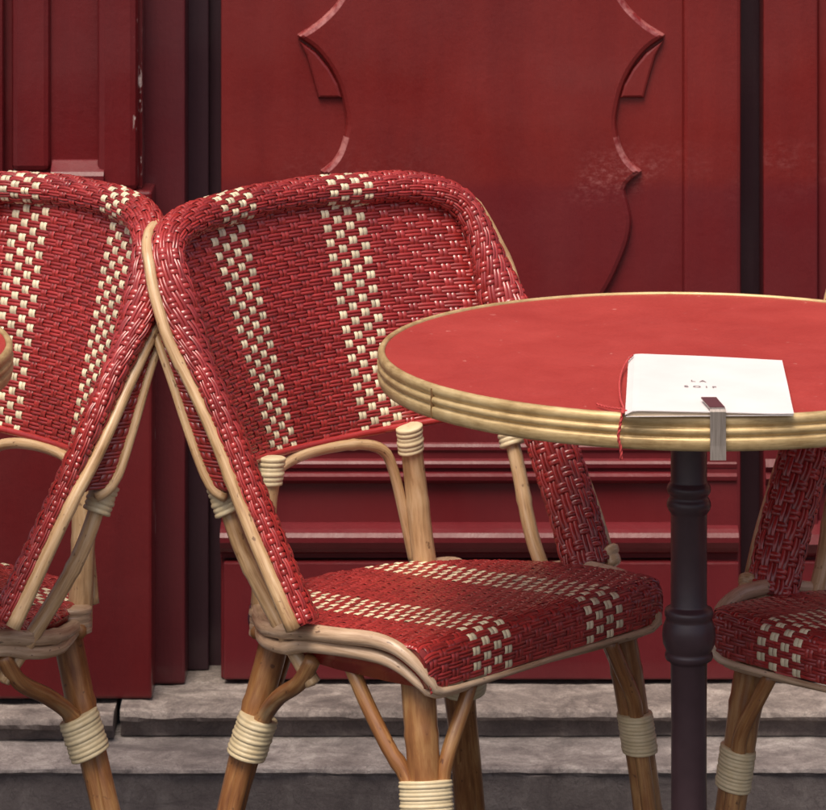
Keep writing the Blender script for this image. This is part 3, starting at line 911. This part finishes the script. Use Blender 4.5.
# carved ornament : raised field with a cusped outline
def P2w(px, py): return (wx(px), wz(py))
cxp = 481
seg1 = [(560, -95), (592, -72), (607, -45), (612, -25), (620, -8), (629, 6), (646, 22), (665, 34)]
seg2 = [(664, 38), (648, 49), (634, 66), (624, 86), (619, 106), (617, 124), (622, 146), (630, 160), (642, 170)]
seg3 = [(640, 174), (631, 181), (626, 189), (629, 203), (632, 220), (629, 240), (620, 264), (608, 288), (590, 312), (560, 336), (520, 352), (481, 356)]
def smooth_seg(sg):
    return [(p.x, p.y) for p in catmull([(x, y, 0) for x, y in sg], 5)]
def smooth_loop(l): return l
right = smooth_seg(seg1) + smooth_seg(seg2) + smooth_seg(seg3)
bot = right + [(2 * cxp - x, y) for x, y in reversed(right[:-1])]
topc = [(520, -103), (481, -106)]
loop = smooth_loop(bot + [(2 * cxp - 520, -103), (481, -106), (520, -103)])
def ornament(name, loop_px, y_face, h, ch, mat, parent, worn=True):  # worn: painted highlight colour on edges facing up
    from mathutils.geometry import tessellate_polygon
    P = [Vector(P2w(*p)) for p in loop_px]
    n = len(P)
    area = sum(P[i].x * P[(i + 1) % n].y - P[(i + 1) % n].x * P[i].y for i in range(n))
    if area < 0: P.reverse()
    mb = MB()
    def nrm(i):
        a, b2, c2 = P[i - 1], P[i], P[(i + 1) % n]
        e1 = (b2 - a).normalized(); e2 = (c2 - b2).normalized()
        n1 = Vector((-e1.y, e1.x)); n2 = Vector((-e2.y, e2.x))
        nn = n1 + n2
        nn = nn.normalized() if nn.length > .05 else n1
        return nn * min(1.6, 1 / max(.5, nn.dot(n1)))
    NN = [nrm(i) for i in range(n)]
    rings = [[mb.vert(((P[i] + NN[i] * ins).x, y_face - hh, (P[i] + NN[i] * ins).y), (P[i].x, P[i].y)) for i in range(n)]
             for ins, hh in ((0.0, -.003), (ch * .12, h * .45), (ch * .45, h * .85), (ch, h))]
    for r1, r2 in zip(rings, rings[1:]):
        for i in range(n):
            i2 = (i + 1) % n
            up = (NN[i] + NN[i2]).y < -.5        # edge faces up and takes the painted highlight
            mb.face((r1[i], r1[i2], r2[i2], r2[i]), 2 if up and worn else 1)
    inner = [Vector((mb.v[k][0], mb.v[k][2], 0)) for k in rings[-1]]
    for t in tessellate_polygon([inner]):
        a, b2, c2 = (inner[q] for q in t)
        if (b2 - a).cross(c2 - a).z < 0: t = (t[0], t[2], t[1])
        mb.face([rings[-1][q] for q in t])
    return mb.build(name, [mat, M['paint'], M['edge_highlight']], parent, smooth=False, recalc=False)
orn = ornament('carved_field', loop, .8005, .0115, .0085, M['paint'], door)
for sgn_ in (1, -1):
    leaf = [(664, 39), (656, 56), (650, 76), (644, 98), (619, 98), (623, 84), (632, 68), (645, 52)]
    lf = [(x if sgn_ > 0 else 2 * cxp - x, y) for x, y in leaf]
    ornament('carved_leaf', lf, .8005, .0075, .0045, M['paint'], door, False)
# horizontal mouldings at the foot of the door
mb = MB()
def mprof(pts): return [(y, wz(py)) for y, py in pts]
pr = mprof([(.801, 442), (.797, 443.5), (.794, 446), (.794, 449), (.797, 452), (.797, 458), (.791, 459.5), (.788, 462), (.789, 466), (.794, 468), (.794, 470), (.789, 471.5), (.785, 474), (.786, 478), (.793, 482), (.801, 484)])
extrude_x(mb, pr, wx(221), wx(736))
part(mb, 'moulding', M['paint_bright'])
mb = MB()
pr = mprof([(.801, 522), (.792, 523), (.780, 525), (.773, 528), (.769, 532), (.769, 537), (.773, 543), (.779, 548), (.787, 551), (.787, 555), (.801, 557)])
extrude_x(mb, pr, wx(221), wx(737))
part(mb, 'moulding', M['paint_bright'])
mb = MB()
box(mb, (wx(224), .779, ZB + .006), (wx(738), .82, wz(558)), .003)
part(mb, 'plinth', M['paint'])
for k in range(2):
    mb = MB()
    pr2 = [(y + .002, z) for y, z in (mprof([(.801, 440), (.7935, 449), (.7965, 455), (.785, 465), (.791, 471), (.781, 476), (.79, 483), (.801, 485)]) if k == 0 else mprof([(.801, 521), (.774, 530), (.768, 539), (.777, 549), (.787, 555), (.801, 557)]))]
    extrude_x(mb, pr2, wx(765), wx(1290)); part(mb, 'moulding', M['paint_bright'])
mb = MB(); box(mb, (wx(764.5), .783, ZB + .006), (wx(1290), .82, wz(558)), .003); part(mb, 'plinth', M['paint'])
# small bolt on the plinth
mb = MB()
zc = wz(614); xc = wx(256)
for r0, y0, y1 in ((.0105, .7792, .7765),):
    ring1 = [mb.vert((xc + r0 * math.cos(k * PI / 10), y0, zc + r0 * 1.7 * math.sin(k * PI / 10))) for k in range(20)]
    ring2 = [mb.vert((xc + r0 * .8 * math.cos(k * PI / 10), y1, zc + r0 * 1.5 * math.sin(k * PI / 10))) for k in range(20)]
    for k in range(20): mb.face((ring1[k], ring1[(k + 1) % 20], ring2[(k + 1) % 20], ring2[k]))
    mb.face(ring2)
part(mb, 'bolt_plate', M['recess'])
mb = MB(); lathe(mb, [(.0001, .006), (.003, .005), (.005, .002), (.0055, -.002), (.0001, -.003)], 14, c=(wx(254), .772, wz(602))); part(mb, 'bolt_knob', M['iron'], smooth=True)

# jamb left of the door : reddish slip
YP = .708
def wxp(px): return (px - 413) * (YP + 4.2) / 3720
mb = MB(); box(mb, (wx(141, .77), .775, ZB + .001), (wx(185, .77), .868, ZT), .004); part(mb, 'jamb', M['paint_dark'])
mb = MB(); box(mb, (wx(185.4), .842, ZB + .001), (wx(207), .869, ZT), .002); part(mb, 'jamb', M['recess'])
# pilaster : plain pedestal with a panelled shaft above
zs = 1.56 - (176 + 394) * (YP + 4.2) / 3720
mb = MB()
box(mb, (wxp(-420), YP, ZB + .001), (wxp(152), .80, zs - .02), .004)
part(mb, 'pilaster', M['paint_pilaster'])
mb = MB(); box(mb, (wxp(-420), YP + .022, zs - .02), (wxp(141), .80, ZT), .001); part(mb, 'pilaster_back', M['paint_pilaster'])
def raised(name, x0, x1, y0, z0, z1, ch=.004):
    mb = MB(); box(mb, (wxp(x0), y0, z0), (wxp(x1), YP + .03, z1), ch); return part(mb, name, M['paint_pilaster'])
raised('pilaster_fillet', 97, 137.5, YP - .001, zs - .022, ZT, .010)
raised('pilaster_fillet', 10.5, 49, YP + .010, zs + .004, ZT, .008)
raised('pilaster_fillet', -60, 3, YP + .002, zs - .022, ZT, .005)
mb = MB()
x0, x1 = wxp(51), wxp(101)
prf = [(YP + .03, zs + .020), (YP + .018, zs + .018), (YP - .004, zs + .006), (YP - .008, zs + .001), (YP - .008, zs - .012), (YP - .002, zs - .016), (YP + .03, zs - .016)]
extrude_x(mb, prf, x0, x1 + .004)
part(mb, 'pilaster_ledge', M['paint_bright'])

# ------------------------------------------------------------------ stone threshold
def rough_block(name, x0, x1, yf, yb, z0, z1, mat, label, rnd_seed, lump=.0022, round_=.008, group=None, step=.006, uc=.004):
    rnd = random.Random(rnd_seed)
    ph = [rnd.uniform(0, 9) for _ in range(8)]
    root_loc = ((x0 + x1) / 2, yb, z0)
    def nz(x, j):
        a = math.sin(x * 23 + ph[0] + j * .6) + .6 * math.sin(x * 57 + ph[1] + j * 1.3) + .45 * math.sin(x * 131 + ph[2] + j * 2.1) + .35 * math.sin(x * 317 + ph[3] + j * 3.3)
        b2 = math.sin(x * 19 + ph[4] + j * .9) + .6 * math.sin(x * 71 + ph[5] + j * 1.7) + .4 * math.sin(x * 207 + ph[6] + j * 2.9)
        chip = max(0.0, math.sin(x * 37 + ph[7]) * math.sin(x * 11 + ph[3]) - .62) * 3
        k = 1.0 if 1 <= j <= 7 else .5
        return (0, (a * .45 + chip * 2.2 * (1 if 2 <= j <= 6 else 0)) * lump * k, (b2 * .28 - chip * 1.2 * (1 if 2 <= j <= 5 else 0)) * lump * k)
    r_ = round_
    prof = [(yb, z1), ((yb + yf) / 2, z1 - .0005), (yf + r_ * 2, z1), (yf + r_, z1 - r_ * .12), (yf + r_ * .3, z1 - r_ * .45), (yf, z1 - r_ * 1.1), (yf + .003, z1 - r_ * 1.7), (yf + uc, z1 - r_ * 2.0), (yf + uc, z0 + .003), (yf + uc, z0)]
    mb = MB()
    nx = int((x1 - x0) / step)
    prof_l = [(y - root_loc[1], z - root_loc[2]) for y, z in prof]
    extrude_x(mb, prof_l, x0 - root_loc[0], x1 - root_loc[0], 0, nx, lambda x, j: nz(x + root_loc[0], j))
    o = mb.build(name, mat, None, smooth=False)
    o.location = root_loc
    tag(o, label, 'stone', group)
    return o
G = 'worn stone slabs of the threshold'
xj = wx(117, .67)
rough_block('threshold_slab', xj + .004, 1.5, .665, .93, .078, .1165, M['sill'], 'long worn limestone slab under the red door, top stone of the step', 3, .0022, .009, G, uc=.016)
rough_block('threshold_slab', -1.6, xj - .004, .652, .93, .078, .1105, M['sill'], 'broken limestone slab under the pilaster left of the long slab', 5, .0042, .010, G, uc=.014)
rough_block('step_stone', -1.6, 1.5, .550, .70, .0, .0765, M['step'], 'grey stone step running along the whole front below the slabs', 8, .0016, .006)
mb = MB(); box(mb, (-1.6, .70, 0), (1.5, .95, .0775)); o = mb.build('footing', M['step'], None, False); tag(o, kind='structure')

# pavement
mb = MB()
a = [mb.vert((-60, -60, 0)), mb.vert((60, -60, 0)), mb.vert((60, 60, 0)), mb.vert((-60, 60, 0))]
mb.face(a); pv = mb.build('pavement', M['pave'], None, False); tag(pv, kind='structure')

# ------------------------------------------------------------------ light, world, camera
AZ, EL = -20, 63      # sun in front-left of the shop front (degrees from -Y towards -X is negative)
d = Vector((math.sin(R(AZ)) * math.cos(R(EL)), -math.cos(R(AZ)) * math.cos(R(EL)), math.sin(R(EL))))
sl = bpy.data.lights.new('sun', 'SUN'); sl.energy = 2.25; sl.angle = R(30); sl.color = (1.0, .90, .77)
so = bpy.data.objects.new('sun', sl); COL.objects.link(so)
so.rotation_euler = d.to_track_quat('Z', 'Y').to_euler()
w = bpy.data.worlds.new('World'); scene.world = w; w.use_nodes = True
nt = w.node_tree; bg = nt.nodes['Background']
sky = nt.nodes.new('ShaderNodeTexSky'); sky.sky_type = 'NISHITA'; sky.sun_disc = False
sky.sun_elevation = R(EL); sky.sun_rotation = math.atan2(d.x, d.y)
sky.air_density = 0.7; sky.dust_density = 7.0; sky.ozone_density = 0.4
nt.links.new(sky.outputs[0], bg.inputs['Color']); bg.inputs['Strength'].default_value = .15
cam = bpy.data.cameras.new('camera'); co = bpy.data.objects.new('camera', cam); COL.objects.link(co)
co.location = (0, -4.2, 1.56); co.rotation_euler = (R(90), 0, 0)
cam.sensor_width = 36; cam.lens = 3720 / 826 * 36; cam.shift_y = -799 / 826
cam.clip_start = .1; cam.clip_end = 500
scene.camera = co
cam.dof.use_dof = True; cam.dof.focus_distance = 4.02; cam.dof.aperture_fstop = 24
scene.view_settings.view_transform = 'Standard'; scene.view_settings.look = 'None'; scene.view_settings.exposure = 0
